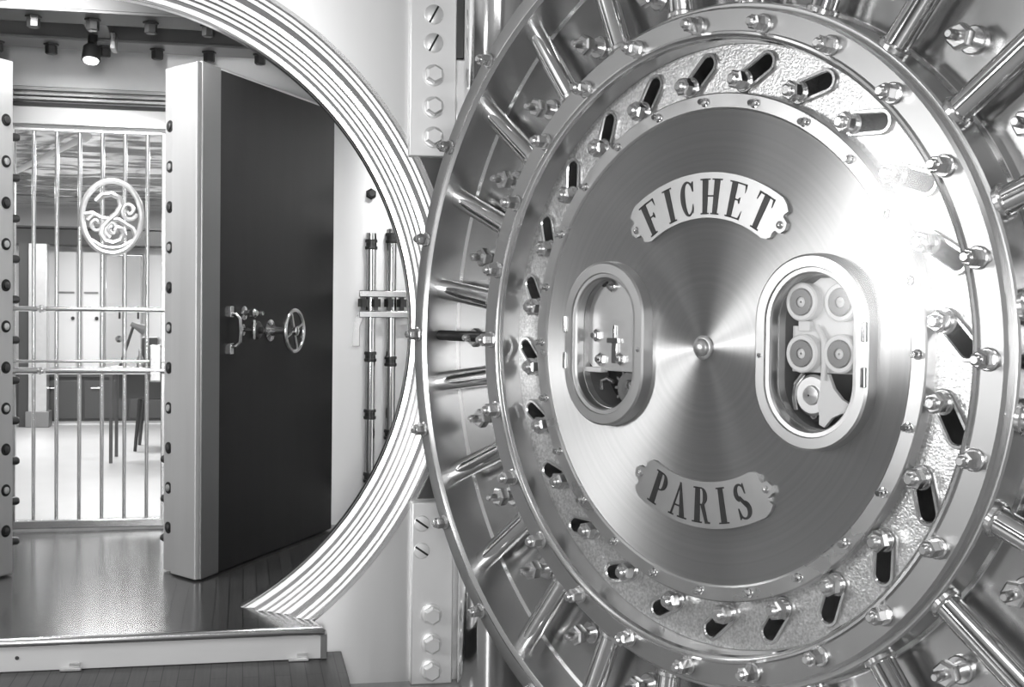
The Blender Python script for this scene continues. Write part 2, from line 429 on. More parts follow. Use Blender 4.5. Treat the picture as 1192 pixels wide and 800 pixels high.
def glyph(ch):
    if ch == 'I': return stem(.0), S_
    if ch == 'F': return stem(0) + [bx(S_, .40, .955, 1), [(.40, 1), (.355, .955), (.40, .76)], bx(S_, .28, .50, .54), [(.28, .60), (.24, .52), (.28, .43), (.30, .43), (.30, .60)]], .40
    if ch == 'E': return stem(0) + [bx(S_, .40, .955, 1), [(.40, 1), (.355, .955), (.40, .76)], bx(S_, .28, .50, .54), [(.28, .60), (.24, .52), (.28, .43), (.30, .43), (.30, .60)], bx(S_, .42, 0, .045), [(.42, 0), (.43, .26), (.37, .045)]], .42
    if ch == 'H': return stem(0) + stem(.33) + [bx(S_, .33, .49, .535)], .33+S_
    if ch == 'T': return stem(.15)[:2] + [bx(0, .43, .955, 1), [(0, 1), (.045, .955), (0, .76), (-.012, .76)], [(.43, 1), (.385, .955), (.43, .76), (.442, .76)]], .43
    if ch == 'C': return arcband(.21, .5, .165, .475, 50, 310, .05, .135, .05, 22) + [[(.30, .88), (.36, .97), (.375, .97), (.375, .68), (.35, .68)], [(.30, .12), (.345, .06), (.37, .20), (.36, .33), (.345, .33)]], .385
    if ch == 'P': return stem(0) + arcband(.19, .735, .135, .245, -90, 90, .03, .13, .03) + [bx(S_, .20, .965, 1), bx(S_, .20, .47, .51)], .38
    if ch == 'R': return stem(0) + arcband(.19, .75, .125, .23, -90, 90, .03, .13, .03) + [bx(S_, .20, .965, 1), bx(S_, .22, .50, .54), [(.17, .52), (.28, .54), (.37, .06), (.43, .05), (.43, .0), (.30, 0)]], .43
    if ch == 'A': return [[(.185, 1), (.235, 1), (.44, 0), (.30, 0)], [(.20, .98), (.225, .90), (.075, 0), (.03, 0)], bx(.10, .33, .30, .345), bx(-.02, .13, 0, T_), bx(.24, .50, 0, T_)], .47
    if ch == 'S': return arcband(.19, .745, .135, .215, 40, 245, .045, .11, .13, 16) + arcband(.19, .26, .14, .225, -140, 65, .045, .11, .13, 16) + [[(.09, .60), (.16, .66), (.33, .37), (.26, .31)], [(.28, .89), (.32, .97), (.34, .97), (.34, .68), (.315, .68)], [(.10, .12), (.05, .03), (.03, .03), (.03, .34), (.055, .34)]], .36
def nameplate(word, thetas, rc, hgt, up, mid, half, r0, r1, name):
    pl = fill2d(name, 'nameplate', [arc_plate(mid, half, r0, r1, 0, 0)], -.012, .006, door); pl.location = OFF
    mb = MB()
    for ch, th in zip(word, thetas):
        polys, w = glyph(ch)
        for p in polys:
            q = []
            for x, y in p:
                s = (x-w/2)*hgt*1.22; r = rc + (y-.5)*hgt*up; t = R(th) - up*s/rc
                q.append((r*cos(t), r*sin(t)))
            mb.prism(q, .005, .0085)
    sub(mb, 'lettering', 'ink', pl, smooth=False)
    for sg in (-1, 1):
        t = R(mid+sg*(half+4.3)); r = (r0+r1)/2
        sub(MB().turned((r*cos(t), r*sin(t), .005), [(.017, 0), (.016, .006), (.009, .012), (.002, .014)], 14), 'rivet', 'polish', pl)
    return pl
nameplate('FICHET', [117.9, 107.6, 98.1, 86.5, 73.6, 61.2], .637, .150, 1, 89.4, 34.0, .548, .738, 'upper_nameplate')
nameplate('PARIS', [250.0, 260.4, 271.6, 281.2, 290.6], .668, .152, -1, 270.6, 27.6, .568, .764, 'lower_nameplate')

# portholes ---------------------------------------------------------------
def porthole(x, r, side, name):
    c0, c1 = (x, -HB), (x, HB)
    f = dpart(MB().capsule_ring(c0, c1, r, [(0, -.05), (0, .030), (.006, .038), (.022, .039), (.026, .047), (.066, .047), (.075, .040), (.078, -.012)], 28, closed=False), name, 'satin')
    g = MB().capsule_ring(c0, c1, r-.002, [(0, .020), (0, .024)], 24, closed=False)
    cap = capsule(c0, c1, r-.002, 24)
    sub(MB().prism(cap, .020, .024), 'glass_pane', 'glass', f)
    sub(MB().capsule_ring(c0, c1, r-.003, [(0, -.05), (0, -.17)], 24, closed=False), 'cavity_wall', 'grey_paint', f)
    for y in (-.085, .085):
        xx = x + side*(r+.062)
        sub(MB().rod((xx, y-.038, .047), (xx, y+.038, .047), [(.010, 0), (.014, .04), (.014, .96), (.010, 1)], 12), 'hinge', 'polish', f)
    a = x - side*(r+.048)
    sub(MB().turned((a, -.02, .046), [(.010, 0), (.010, .006), (.004, .010)], 12), 'screw', 'polish', f)
    return f
pl_ = porthole(*WIN['L'], -1, 'porthole_frame')
pr_ = porthole(*WIN['R'], 1, 'porthole_frame')

# lock work behind the right porthole: four combination wheels on a plate
X0 = WIN['R'][0]
lk = dpart(MB().prism([(.43, -.082), (.76, -.082), (.76, .24), (.70, .29), (.56, .29), (.50, .255), (.50, .10), (.43, .10)], -.075, -.055), 'lock_plate', 'white_metal', bevel=.001)
for (x, y) in ((.498, .195), (.503, -.008), (.682, .195), (.682, -.004)):
    w = MB().lathe([(.076, -.055), (.076, -.020), (.070, -.014), (.056, -.014), (.050, -.022), (.048, -.034), (.030, -.034), (.026, -.022), (.014, -.016), (.004, -.014)], 40, c=(x, y))
    wo = sub(w, 'combination_wheel', 'white_metal', lk)
for (x, y) in ((.498, .195), (.503, -.008), (.682, .195), (.682, -.004)):
    sub(MB().lathe([(.052, -.012), (.050, -.0105), (.022, -.0105), (.020, -.016)], 32, c=(x, y)), 'dark_dial_ring', 'grey_paint', lk)
sub(MB().box(.475, .53, .08, .12, -.055, -.03), 'spacer_block', 'white_metal', lk, bevel=.0015)
sub(MB().tube([(.56, .10, -.04), (.60, .05, -.03), (.605, -.05, -.03), (.60, -.11, -.03)], .012, 10), 'lever', 'white_metal', lk)
g = dpart(MB().lathe([(.078, -.085), (.082, -.055), (.072, -.045), (.040, -.045), (.036, -.035), (.016, -.030), (.004, -.024)], 32, c=(.535, -.172)), 'gear_cam', 'nickel')
sub(MB().prism([(.585, -.085), (.615, -.085), (.640, -.14), (.68, -.18), (.725, -.20), (.725, -.235), (.68, -.235), (.635, -.255), (.60, -.295), (.575, -.285), (.575, -.25), (.565, -.20), (.575, -.15)], -.06, -.04), 'fork_lever', 'white_metal', g, bevel=.001)
sub(MB().tube([(.49, -.09, -.05), (.455, -.13, -.05), (.445, -.18, -.05), (.455, -.235, -.05)], .010, 8), 'spring', 'polish', g)
sub(MB().turned((.535, -.255, -.10), [(.022, 0), (.022, .03), (.012, .045)], 14), 'stop_pin', 'polish', g)
# lock work behind the left porthole
lp = dpart(MB().prism([(-.742, -.085), (-.70, -.127), (-.385, -.127), (-.385, .20), (-.47, .285), (-.62, .29), (-.70, .24), (-.742, .14)], -.065, -.040), 'lock_plate', 'nickel', bevel=.001)
for (x, y, r) in ((-.682, .035, .030), (-.58, .262, .026), (-.65, -.075, .032), (-.52, -.07, .030)):
    sub(MB().turned((x, y, -.041), [(r, 0), (r, .014), (r*.8, .02), (r*.55, .02), (r*.5, .034), (r*.3, .038)], 6 if r > .027 else 12), 'nut', 'polish', lp)
sub(MB().turned((-.64, .285, -.043), [(.026, 0), (.026, .005)], 16), 'keyhole', 'hole', lp)
sub(MB().box(-.60, -.53, .002, .026, -.04, -.02).box(-.570, -.560, .026, .085, -.04, -.028).box(-.575, -.545, -.09, .002, -.04, -.026), 'spring_catch', 'polish', lp, bevel=.001)
sub(MB().box(-.742, -.63, -.135, -.112, -.06, -.015), 'lower_bar', 'white_metal', lp, bevel=.0015)
gl = MB()
for i in range(12):
    t = 2*pi*i/12
    gl.prism([(-.52+.070*cos(t-.1), -.205+.070*sin(t-.1)), (-.52+.092*cos(t-.06), -.205+.092*sin(t-.06)), (-.52+.092*cos(t+.06), -.205+.092*sin(t+.06)), (-.52+.070*cos(t+.1), -.205+.070*sin(t+.1))], -.11, -.09)
gl.lathe([(.075, -.11), (.075, -.09), (.04, -.09), (.035, -.075), (.004, -.07)], 28, c=(-.52, -.205))
gg = dpart(gl, 'gear_wheel', 'grey_paint')
sub(MB().turned((-.50, -.19, -.09), [(.018, 0), (.018, .02), (.008, .03)], 12), 'stop_pin', 'polish', gg)
sub(MB().tube([(-.69, -.22, -.08), (-.69, -.175, -.08), (-.65, -.165, -.08), (-.61, -.18, -.08)], .010, 8), 'spring', 'polish', gg)

# glass sheet that covers the lock recess
gc = MB().lathe([(0, .0725), (1.297, .0725), (1.297, .0785), (0, .0785)], 128)
dpart(gc, 'glass_cover', 'glass')

# hinge arm that carries the door (reaches back to the hinge post)
def wall2door(u, n):
    p = WALL.world(u, 0, n); q = DOOR.m.inverted() @ p
    return q.x/U, -q.y/U
HX, HN = 2.485, .62
ha, hh = wall2door(HX, HN)
for y0, y1 in ((1.05, 1.30), (-1.30, -1.05)):
    m1 = MB().plan([(ha-.10, hh-.12), (ha+.12, hh-.14), (-1.35, -1.02), (-1.35, -.90), (-1.75, -.80)], y0, y1)
    dpart(m1, 'hinge_arm', 'steel', bevel=.004)

# ================================================================ HINGE ON THE WALL
WF = .41
hinge = thing('vault_hinge', 'tall steel hinge with bolted straps and round post beside the vault door', 'hinge', WALL, (2.2, -2.2, WF))
HBs = (2.2, -2.2, WF)
def hpart(mb, name, m, parent=hinge, **k):
    return mb.build(name, m, parent, base=HBs, **k) if parent is hinge else mb.build(name, m, parent, base=HBs, **k)
us = hpart(MB().box(1.985, 2.272, 1.085, 3.3, WF, .50), 'upper_strap', 'strap', bevel=.004)
hpart(MB().box(2.272, 2.325, 1.70, 3.3, WF, .47), 'strap_shade', 'dark_metal', bevel=.003)  # dark strip in place of the shade on the strap's side
hpart(MB().plan([(2.272, WF), (2.44, WF), (2.44, .50), (2.272, .50)], 1.085, 1.69), 'hinge_ear', 'strap', bevel=.006)
ls = hpart(MB().box(2.025, 2.285, -2.2, -1.06, WF, .50), 'lower_strap', 'strap', bevel=.004)
def flush_screw(x, y, r, ang, par):
    o = hpart(MB().turned((x, y, .498), [(r, 0), (r, .006), (r*.9, .010), (r*.2, .012)], 28), 'slotted_screw', 'strap', par)
    c, s_ = cos(R(ang)), sin(R(ang)); l, w = r*.95, .006
    hpart(MB().prism([(x+c*l-s_*w, y+s_*l+c*w), (x-c*l-s_*w, y-s_*l+c*w), (x-c*l+s_*w, y-s_*l-c*w), (x+c*l+s_*w, y+s_*l-c*w)], .506, .5115), 'screw_slot', 'hole', o)
for y in (1.956, 1.782, 2.13): flush_screw(2.128, y, .060, 62, us)
for y in (1.583, 1.388, 1.203):
    hpart(MB().turned((2.13, y, .50), [(.066, 0), (.066, .010), (.058, .014)], 24).turned((2.13, y, .512), [(.056, 0), (.056, .055), (.044, .066)], 6), 'hex_bolt', 'strap', us)
for y in (-1.19, -1.36): flush_screw(2.085, y, .050, -35, ls)
for y in (-1.758, -1.941, -2.11):
    hpart(MB().turned((2.15, y, .50), [(.066, 0), (.066, .010), (.058, .014)], 24).turned((2.15, y, .512), [(.056, 0), (.056, .055), (.044, .066)], 6), 'hex_bolt', 'strap', ls)
for y0, y1, nm in ((1.30, 3.3, 'upper_pin'), (-2.2, -1.30, 'lower_pin')):
    hpart(MB().rod((HX, y0, HN), (HX, y1, HN), [(.185, 0), (.185, 1)], 48), nm, 'polish')
for t0, t1 in ((28.0, 13.0), (-27.2, -20.0)):        # dark plates standing in for shade beside the straps, following the round frame
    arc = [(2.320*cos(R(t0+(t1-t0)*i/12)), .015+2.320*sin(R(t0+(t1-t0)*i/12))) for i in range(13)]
    hpart(MB().prism(arc + [(2.42, arc[-1][1]), (2.42, arc[0][1])], WF, .43), 'hinge_shade', 'dark_metal', bevel=.002)

# ================================================================ SETTING: walls, floor, ceiling
def arch_wall():
    o = fill2d('wall_front', 'wallsteel', [[(-6, -2.2), (6, -2.2), (6, 3.7), (-6, 3.7)], circ(2.30, 160)], .12, WF)
    return struct(o, WALL)
arch_wall()
frame = tag(place(MB().lathe([(2.30, .12)], 4).build('x', 'steel') if False else MB().lathe(
    [(2.312, WF-.02), (2.312, WF+.003), (2.290, WF+.003), (2.284, WF-.004), (2.282, WF-.030), (2.264, WF-.034), (2.258, WF-.040), (2.256, WF-.070), (2.236, WF-.074), (2.230, WF-.080),
     (2.222, WF-.190), (2.192, WF-.194), (2.186, WF-.200), (2.184, WF-.225), (2.164, WF-.229), (2.158, WF-.235), (2.156, WF-.262), (2.136, WF-.266), (2.130, WF-.272),
     (2.128, WF-.300), (2.108, WF-.304), (2.102, WF-.310), (2.100, WF-.390), (2.070, WF-.394), (2.066, WF-.402), (2.063, WF-.425), (2.060, WF-.43), (2.06, -.10), (2.30, -.10), (2.30, .12)], 200).build('round_frame', 'ringsteel', angle=.35), WALL, (0, .015, 0)),
    'round frame of stepped bright steel rings lining the opening in the vault wall', 'door frame')

# big outer room
def slab(name, m, a0, a1, b0, b1, h0, h1, smooth=False):
    cx, cy, cz = (a0+a1)/2, b0, (h0+h1)/2
    return struct(MB().box(a0, a1, b0, b1, h0, h1).build(name, m, base=(cx, cy, cz), smooth=False), WALL, (cx, cy, cz))
RU0, RU1, RN1 = -6.0, 6.0, 10.5
slab('floor', 'parquet', RU0, RU1, -2.3, -2.2, -.1, RN1)
slab('ceiling', 'ceiling', RU0, RU1, 3.7, 3.8, -.1, RN1)
slab('wall_left', 'leftwall', RU0-.1, RU0, -2.2, 3.7, -.1, RN1)
slab('wall_right', 'roomwall', RU1, RU1+.1, -2.2, 3.7, -.1, RN1)
slab('wall_back', 'roomwall', RU0, RU1, -2.2, 3.7, RN1, RN1+.1)

# vestibule behind the round opening
VN = -3.06
FZ = -1.79
slab('wall_vestibule_right', 'wallsteel', .34, 3.3, FZ, 2.40, VN-.14, VN)
slab('wall_vestibule_left', 'wallsteel', -3.4, -.94, FZ, 2.40, VN-.14, VN)
slab('wall_lintel', 'lintel', -.94, .34, 1.63, 2.40, VN-.14, VN)
slab('wall_vestibule_end_right', 'wallsteel', 3.3, 3.4, FZ, 2.40, VN, .12)
slab('wall_vestibule_end_left', 'wallsteel', -3.5, -3.4, FZ, 2.40, VN, .12)
slab('ceiling_vestibule', 'grey_paint', -3.4, 3.3, 2.40, 2.5, VN-.14, .12)
tr = MB()
for b0, b1, d in ((1.93, 1.965, .05), (1.885, 1.915, .07), (1.845, 1.875, .09), (1.645, 1.795, .07)):
    tr.box(-.99, .40, b0, b1, VN, VN+d)
struct(tr.build('trim_1', 'moulding', base=(0, 0, VN), bevel=.003), WALL, (0, 0, VN))
struct(MB().box(-.97, .38, 1.80, 1.835, VN, VN+.02).build('trim_2', 'ink', base=(0, 0, VN)), WALL, (0, 0, VN))

# platform, step
pf = thing('entry_platform', 'raised platform of dark varnished boards with a bright metal nosing, filling the round opening', 'platform', WALL, (0, -2.2, .3))
PB = (0, -2.2, .3)
def hw(n): return 2.05
dk = MB().plan([(-1.0, -3.10), (-1.0, VN-.14), (.40, VN-.14), (.40, -3.10), (.40, VN), (2.9, VN), (2.9, -.12), (.99, -.12), (1.0, .0), (1.44, WF), (1.46, .60), (-2.4, .60), (-2.4, .3), (-3.3, .0), (-3.3, VN), (-1.0, VN)][2:] if False else
              [(-3.2, VN), (3.1, VN), (3.1, -.11), (.985, -.11), (.985, .0), (1.08, .05), (1.15, .12), (1.22, .20), (1.33, .34), (1.42, WF), (1.48, .60), (-1.6, .60), (-1.42, WF), (-1.0, .0), (-1.0, -.11), (-3.2, -.11)], FZ-.03, FZ)
dk.build('deck', 'deck', pf, base=PB, smooth=False)
MB().rod((-1.7, FZ-.022, .60), (1.485, FZ-.022, .60), [(.028, 0), (.028, .995), (.020, 1)], 18).build('nosing', 'bead', pf, base=PB)
rs = MB().box(-1.7, 1.465, -1.985, FZ-.03, .412, .585).build('riser', 'riser', pf, base=PB, bevel=.002)
for x in (.02, 1.33):
    MB().box(x-.06, x+.06, -1.985, -1.972, .585, .625).box(x-.01, x+.05, -1.972, -1.945, .585, .60).build('latch', 'nickel', pf, base=PB, bevel=.001)
MB().turned((-.28, -1.905, .585), [(.012, 0), (.010, .006)], 12).build('screw', 'dark_metal', rs, base=PB)
MB().plan([(1.462, .42), (1.50, .47), (1.50, .60), (1.462, .60)], -1.985, FZ-.045).build('corner_trim', 'grey_paint', pf, base=PB, bevel=.002)
sb = thing('lower_step', 'low dark boarded step below the bright riser of the platform', 'step', WALL, (0, -2.2, .9))
MB().box(-1.9, 1.60, -2.02, -1.988, .42, 1.45).build('tread', 'tread', sb, base=(0, -2.2, .9), smooth=False, bevel=.003)
MB().box(-1.88, 1.58, -2.2, -2.02, .42, 1.43).build('base', 'tread', sb, base=(0, -2.2, .9), smooth=False)

# ================================================================ INNER DOOR LEAVES
def leaf(mirror, name, label):
    # plan points in (u, n): P1 near edge, direction e along the leaf, P0 the far corner of its free edge
    P1 = Vector((.699, -.835)); P3 = Vector((1.743, -2.804)); P0 = Vector((.43, -1.232))
    e = (P3-P1).normalized(); nrm = Vector((.883, .468)); L = (P3-P1).length
    cx = -.088
    def mp(p): return (2*cx-p[0], p[1]) if mirror else (p[0], p[1])
    b0 = (*mp(P1), FZ)
    root = thing(name, label, 'door', WALL, (b0[0], FZ, b0[1]))
    base = (b0[0], FZ, b0[1])
    def pt(s, d, z):              # along the leaf, out of its front face, height
        q = mp(P1 + e*s + nrm*d); return (q[0], z, q[1])
    def edge(t, d, z):            # along the free edge from P0 to P1
        dr = (P1-P0); q = P0 + dr*t; o = Vector((-dr[1], dr[0])).normalized()*d; q = mp(q+o); return (q[0], z, q[1])
    TOP = 1.85
    def slab_(s0, s1, d0, d1, z0, z1, nm, m, par=root, bev=.003):
        mb = MB(); ps = [pt(s0, d0, 0), pt(s1, d0, 0), pt(s1, d1, 0), pt(s0, d1, 0)]
        return mb.plan([(p[0], p[2]) for p in ps], z0, z1).build(nm, m, par, base=base, bevel=bev, smooth=False)
    # slab
    pm = P0 + (P1-P0)*.30
    out = [P1, P3, P3 - nrm*.40, P0, pm + (P1-P0).normalized().orthogonal()*0]
    MB().plan([mp(p) for p in (P1, P3, P3-nrm*.40, P0)], FZ+.012, TOP).build('slab', 'door_edge', root, base=base, bevel=.004, smooth=False)
    # stepped strip of the free edge
    es = MB().plan([(q[0], q[2]) for q in (edge(.30, 0, 0), edge(1.0, 0, 0), edge(.985, .035, 0), edge(.32, .035, 0))], FZ+.012, TOP-.01)
    es.build('edge_strip', 'door_edge', root, base=base, bevel=.003, smooth=False)
    slab_(0, .25, -.01, .012, FZ+.012, TOP-.01, 'border', 'border')
    slab_(.25, L, -.01, .006, FZ+.012, TOP-.02, 'dark_panel', 'black_panel')
    for i in range(11):
        z = 1.43-.2893*i
        a, b_ = edge(.14, -.002, z), edge(.14, .005, z)
        so = MB().rod(a, b_, [(.043, 0), (.043, .8), (.038, 1)], 18).build('bolt_socket', 'hole', root, base=base)
        c = edge(.14, .018 if i % 2 == 0 else .014, z)
        MB().rod(b_, c, [(.025, 0), (.025, .7), (.018, 1)], 14).build('bolt', 'dark_metal' if i % 2 == 0 else 'nickel', so, base=base)
    for i in range(11):                          # studs on the back face
        z = 1.33-.2893*i
        if not mirror and z > -.7: continue
        q0 = P0 + e*.10; q1 = q0 - nrm*.075
        q0 = mp(q0); q1 = mp(q1)
        MB().rod((q0[0], z, q0[1]), (q1[0], z, q1[1]), [(.030, -.2), (.030, .8), (.022, 1)], 14).build('back_stud', 'dark_metal', root, base=base)
    if not mirror:
        # pull handle
        zs = (.105, -.165)
        pts = [pt(.40, .0, zs[0]-.02), pt(.40, .06, zs[0]-.02), pt(.41, .085, zs[0]-.05), pt(.41, .09, -.03), pt(.41, .085, zs[1]+.05), pt(.40, .06, zs[1]+.02), pt(.40, 0, zs[1]+.02)]
        h = MB().tube(pts, .015, 10).build('pull_handle', 'bead', root, base=base)
        for z in zs:
            slab_(.375, .425, .0, .03, z-.04, z+.04, 'handle_foot', 'bead', h, .002)
        def knob(s, z, nm, prof, m='polish', par=root):
            p0, p1 = pt(s, 0, z), pt(s, .1, z)
            return MB().rod(p0, p1, prof, 18).build(nm, m, par, base=base)
        knob(.62, .095, 'round_knob', [(.052, 0), (.052, .1), (.022, .16), (.018, .5), (.034, .65), (.036, .95), (.02, 1.15)])
        knob(.80, .095, 'small_knob', [(.030, 0), (.030, .1), (.012, .16), (.012, .4), (.022, .5), (.018, .7)])
        tk = knob(.60, -.03, 'key_handle', [(.045, 0), (.045, .1), (.016, .16), (.014, 1.0)])
        a, b_ = pt(.60, .10, -.10), pt(.60, .10, .045)
        MB().rod(a, b_, [(.010, 0), (.013, .05), (.013, .95), (.010, 1)], 12).build('crossbar', 'bead', tk, base=base)
        knob(.82, -.035, 'dial', [(.070, 0), (.070, .2), (.060, .3), (.030, .34), (.026, .6), (.008, .66)], 'dark_metal')
        # hand wheel
        s0, z0 = 1.04, -.04
        hwh = MB().rod(pt(s0, 0, z0), pt(s0, .24, z0), [(.085, 0), (.085, .06), (.045, .12), (.030, .30), (.026, .86), (.036, .9), (.036, 1), (.02, 1.04)], 20).build('hand_wheel', 'polish', root, base=base)
        ring = [pt(s0+.158*cos(2*pi*i/40), .215, z0+.158*sin(2*pi*i/40)) for i in range(40)]
        MB().tube(ring, .017, 12, True).build('wheel_rim', 'bead', hwh, base=base)
        for k in range(4):
            t = 2*pi*k/4+.35
            MB().rod(pt(s0, .21, z0), pt(s0+.15*cos(t), .215, z0+.15*sin(t)), [(.014, .15), (.010, 1)], 12).build('spoke', 'polish', hwh, base=base)
        for k in (0, 1):
            knob(1.30, .52-.35*k+.0, 'panel_screw', [(.014, 0), (.012, .05)], 'grey_paint')
    return root
leaf(False, 'security_door', 'thick open security door with black front, hand wheel and pull handle, right of the barred gate')
leaf(True, 'security_door', 'pale studded edge of an open security door at the far left, left of the barred gate')

# ================================================================ BARRED GATE
GN = VN - .05
gate = thing('barred_gate', 'bright barred metal gate with an oval scrollwork emblem closing the vestibule doorway', 'gate', WALL, (-.3, FZ, GN))
GB = (-.3, FZ, GN)
def gpart(mb, name, m='bead', par=gate, **k): return mb.build(name, m, par, base=GB, **k)
for k in range(7):
    x = -.752+.1855*k
    if x < .33: gpart(MB().rod((x, -1.745, GN), (x, 1.62, GN), [(.017, 0), (.017, 1)], 14), 'bar')
gpart(MB().box(-.93, .33, -1.775, -1.70, GN-.03, GN+.03), 'bottom_rail', bevel=.006)
gpart(MB().box(-.93, .33, 1.60, 1.645, GN-.03, GN+.03), 'top_rail', bevel=.004)
gpart(MB().box(-.935, -.895, -1.775, 1.645, GN-.03, GN+.03), 'stile', bevel=.004)
gpart(MB().box(.295, .335, -1.775, 1.645, GN-.03, GN+.03), 'stile', bevel=.004)
gpart(MB().rod((-.93, .10, GN+.022), (.33, .10, GN+.022), [(.022, 0), (.022, 1)], 14), 'rail')
mr_ = gpart(MB().rod((-.93, -.425, GN+.022), (.33, -.425, GN+.022), [(.030, 0), (.030, 1)], 14), 'lock_rail')
gpart(MB().rod((-.93, -.345, GN+.022), (.33, -.345, GN+.022), [(.014, 0), (.014, 1)], 12), 'slim_rail')
for x, y in ((-.68, .10), (-.68, -.425)):
    gpart(MB().turned((x, y, GN+.04), [(.030, 0), (.036, .012), (.024, .03), (.006, .036)], 14), 'rail_boss')
gpart(MB().box(.20, .30, -.52, -.20, GN-.03, GN+.05), 'lock_case', 'steel', bevel=.006)
gpart(MB().turned((-.05, -.15, GN+.02), [(.012, 0), (.012, .03), (.03, .04), (.03, .06), (.01, .075)], 14), 'gate_knob', 'polish')
ex, ey = -.115, .89
em = gpart(MB().tube([(ex+.245*cos(2*pi*i/48), ey+.31*sin(2*pi*i/48), GN+.03) for i in range(48)], .026, 10, True), 'emblem_ring', 'nickel')
def spiral(cx, cy, r0, r1, t0, t1, n=26):
    return [(cx+(r0+(r1-r0)*i/n)*cos(R(t0+(t1-t0)*i/n)), cy+(r0+(r1-r0)*i/n)*1.2*sin(R(t0+(t1-t0)*i/n)), GN+.03) for i in range(n+1)]
sc = [(-.13, .12), (-.08, .17), (.0, .18), (.06, .15), (.075, .09), (.04, .03), (-.02, -.02), (-.07, -.07), (-.085, -.13), (-.05, -.185), (.01, -.20), (.07, -.18), (.10, -.13), (.085, -.09), (.05, -.08), (.03, -.11)]
gpart(MB().tube([(ex+x, ey+y*1.1, GN+.035) for x, y in sc], .026, 8), 'scroll', 'nickel', par=em)
gpart(MB().tube(spiral(ex-.13, ey-.06, .015, .075, 0, 520), .017, 8), 'scroll', 'nickel', par=em)
gpart(MB().tube(spiral(ex+.14, ey+.06, .015, .070, 180, 700), .017, 8), 'scroll', 'nickel', par=em)
gpart(MB().tube(spiral(ex+.0, ey-.10, .012, .060, 90, 620), .017, 8), 'scroll', 'nickel', par=em)
gpart(MB().tube([(ex-.235, ey+.02, GN+.03), (ex-.16, ey+.03, GN+.03), (ex-.08, ey-.01, GN+.03), (ex+.06, ey-.02, GN+.03), (ex+.17, ey-.09, GN+.03), (ex+.20, ey-.16, GN+.03)], .019, 8), 'scroll', 'nickel', par=em)
gpart(MB().tube([(ex-.17, ey-.20, GN+.03), (ex-.08, ey-.255, GN+.03), (ex, ey-.265, GN+.03), (ex+.08, ey-.255, GN+.03), (ex+.17, ey-.20, GN+.03)], .019, 8), 'scroll', 'nickel', par=em)

# ================================================================ VESTIBULE CEILING
for i, (n0, lab) in enumerate(((-1.35, 'dark steel ceiling beam with hanging bolts, nearer the round opening'), (-2.36, 'dark steel ceiling beam with hanging bolts, just before the panel above the gate'))):
    bmr = thing('ceiling_beam', lab, 'beam', WALL, (0, 2.20, n0))
    B_ = (0, 2.20, n0)
    MB().box(-3.3, 3.2, 2.20, 2.225, n0-.20, n0+.20).box(-3.3, 3.2, 2.225, 2.40, n0-.03, n0+.03).build('girder', 'dark_beam' if i == 0 else 'grey_paint', bmr, base=B_, bevel=.003)
    for k in range(9):
        x = -1.30+.405*k - (.02 if i else .0)
        MB().rod((x, 2.20, n0), (x, 2.115, n0), [(.058, 0), (.058, .15), (.046, .2), (.046, .9), (.036, 1)], 6).build('hanging_bolt', 'dark_metal', bmr, base=B_)
lb = thing('cross_beam', 'short grey beam running front to back between the ceiling beams, above the spotlight', 'beam', WALL, (-.10, 2.21, -1.85))
MB().box(-.19, -.02, 2.225, 2.39, -2.16, -1.56).build('girder', 'grey_paint', lb, base=(-.10, 2.21, -1.85), bevel=.004)
MB().box(-.02, .02, 2.10, 2.225, -2.10, -1.90).build('bracket', 'steel', lb, base=(-.10, 2.21, -1.85), bevel=.003)
sp = thing('spotlight', 'small lit spotlight hanging from the vestibule ceiling above the gate', 'lamp', WALL, (-.16, 2.2, -2.06))
SB = (-.16, 2.2, -2.06)
MB().rod((-.16, 2.225, -2.06), (-.17, 2.02, -2.00), [(.036, 0), (.036, .35), (.066, .5), (.070, 1)], 20).build('lamp_body', 'dark_metal', sp, base=SB)
MB().rod((-.1695, 2.022, -2.0008), (-.1705, 2.008, -1.9965), [(.058, 0), (.050, 1)], 20).build('lens', 'lens', sp, base=SB)

# ================================================================ LOCK RODS ON THE BACK WALL
lr = thing('locking_rods', 'pair of upright polished rods with dark collars and cross bar on back wall', 'lock mechanism', WALL, (2.15, FZ, VN))
LB = (2.15, FZ, VN)
def lpart(mb, name, m, par=lr, **k): return mb.build(name, m, par, base=LB, **k)
for x, y0, y1, cl in ((2.09, -1.45, .80, (.70, -.29, -.80, -1.36)), (2.27, -1.30, .84, (.76, -.33, -.98))):
    r_ = lpart(MB().rod((x, y0, VN+.075), (x, y1, VN+.075), [(.045, 0), (.045, 1)], 20), 'rod', 'polish')
    for y in cl:
        lpart(MB().rod((x, y-.045, VN+.075), (x, y+.045, VN+.075), [(.050, 0), (.055, .08), (.055, .30), (.046, .32), (.046, .68), (.055, .70), (.055, .92), (.050, 1)], 20), 'collar', 'dark_metal', r_)
        lpart(MB().box(x-.03, x+.03, y-.02, y+.02, VN, VN+.05), 'standoff', 'dark_metal', r_)
for y in (.265, .085):
    lpart(MB().box(1.98, 2.62, y-.03, y+.03, VN+.10, VN+.16), 'cross_bar', 'bead', bevel=.004)
for x in (2.02, 2.13, 2.25, 2.36, 2.47):
    lpart(MB().rod((x, .15, VN+.10), (x, .22, VN+.10), [(.048, 0), (.048, 1)], 6).box(x-.02, x+.02, .12, .24, VN, VN+.12), 'cross_bar_nut', 'dark_metal')
lpart(MB().turned((2.09, 1.15, VN), [(.05, 0), (.05, .02), (.036, .03), (.036, .09), (.028, .10)], 6), 'stop_bolt', 'dark_metal')
lpart(MB().prism([(1.93, -.20), (2.0, -.20), (2.0, -.02), (2.03, .05), (2.03, .10), (1.99, .10), (1.95, .02)], VN, VN+.03), 'latch_arm', 'bead', bevel=.002)

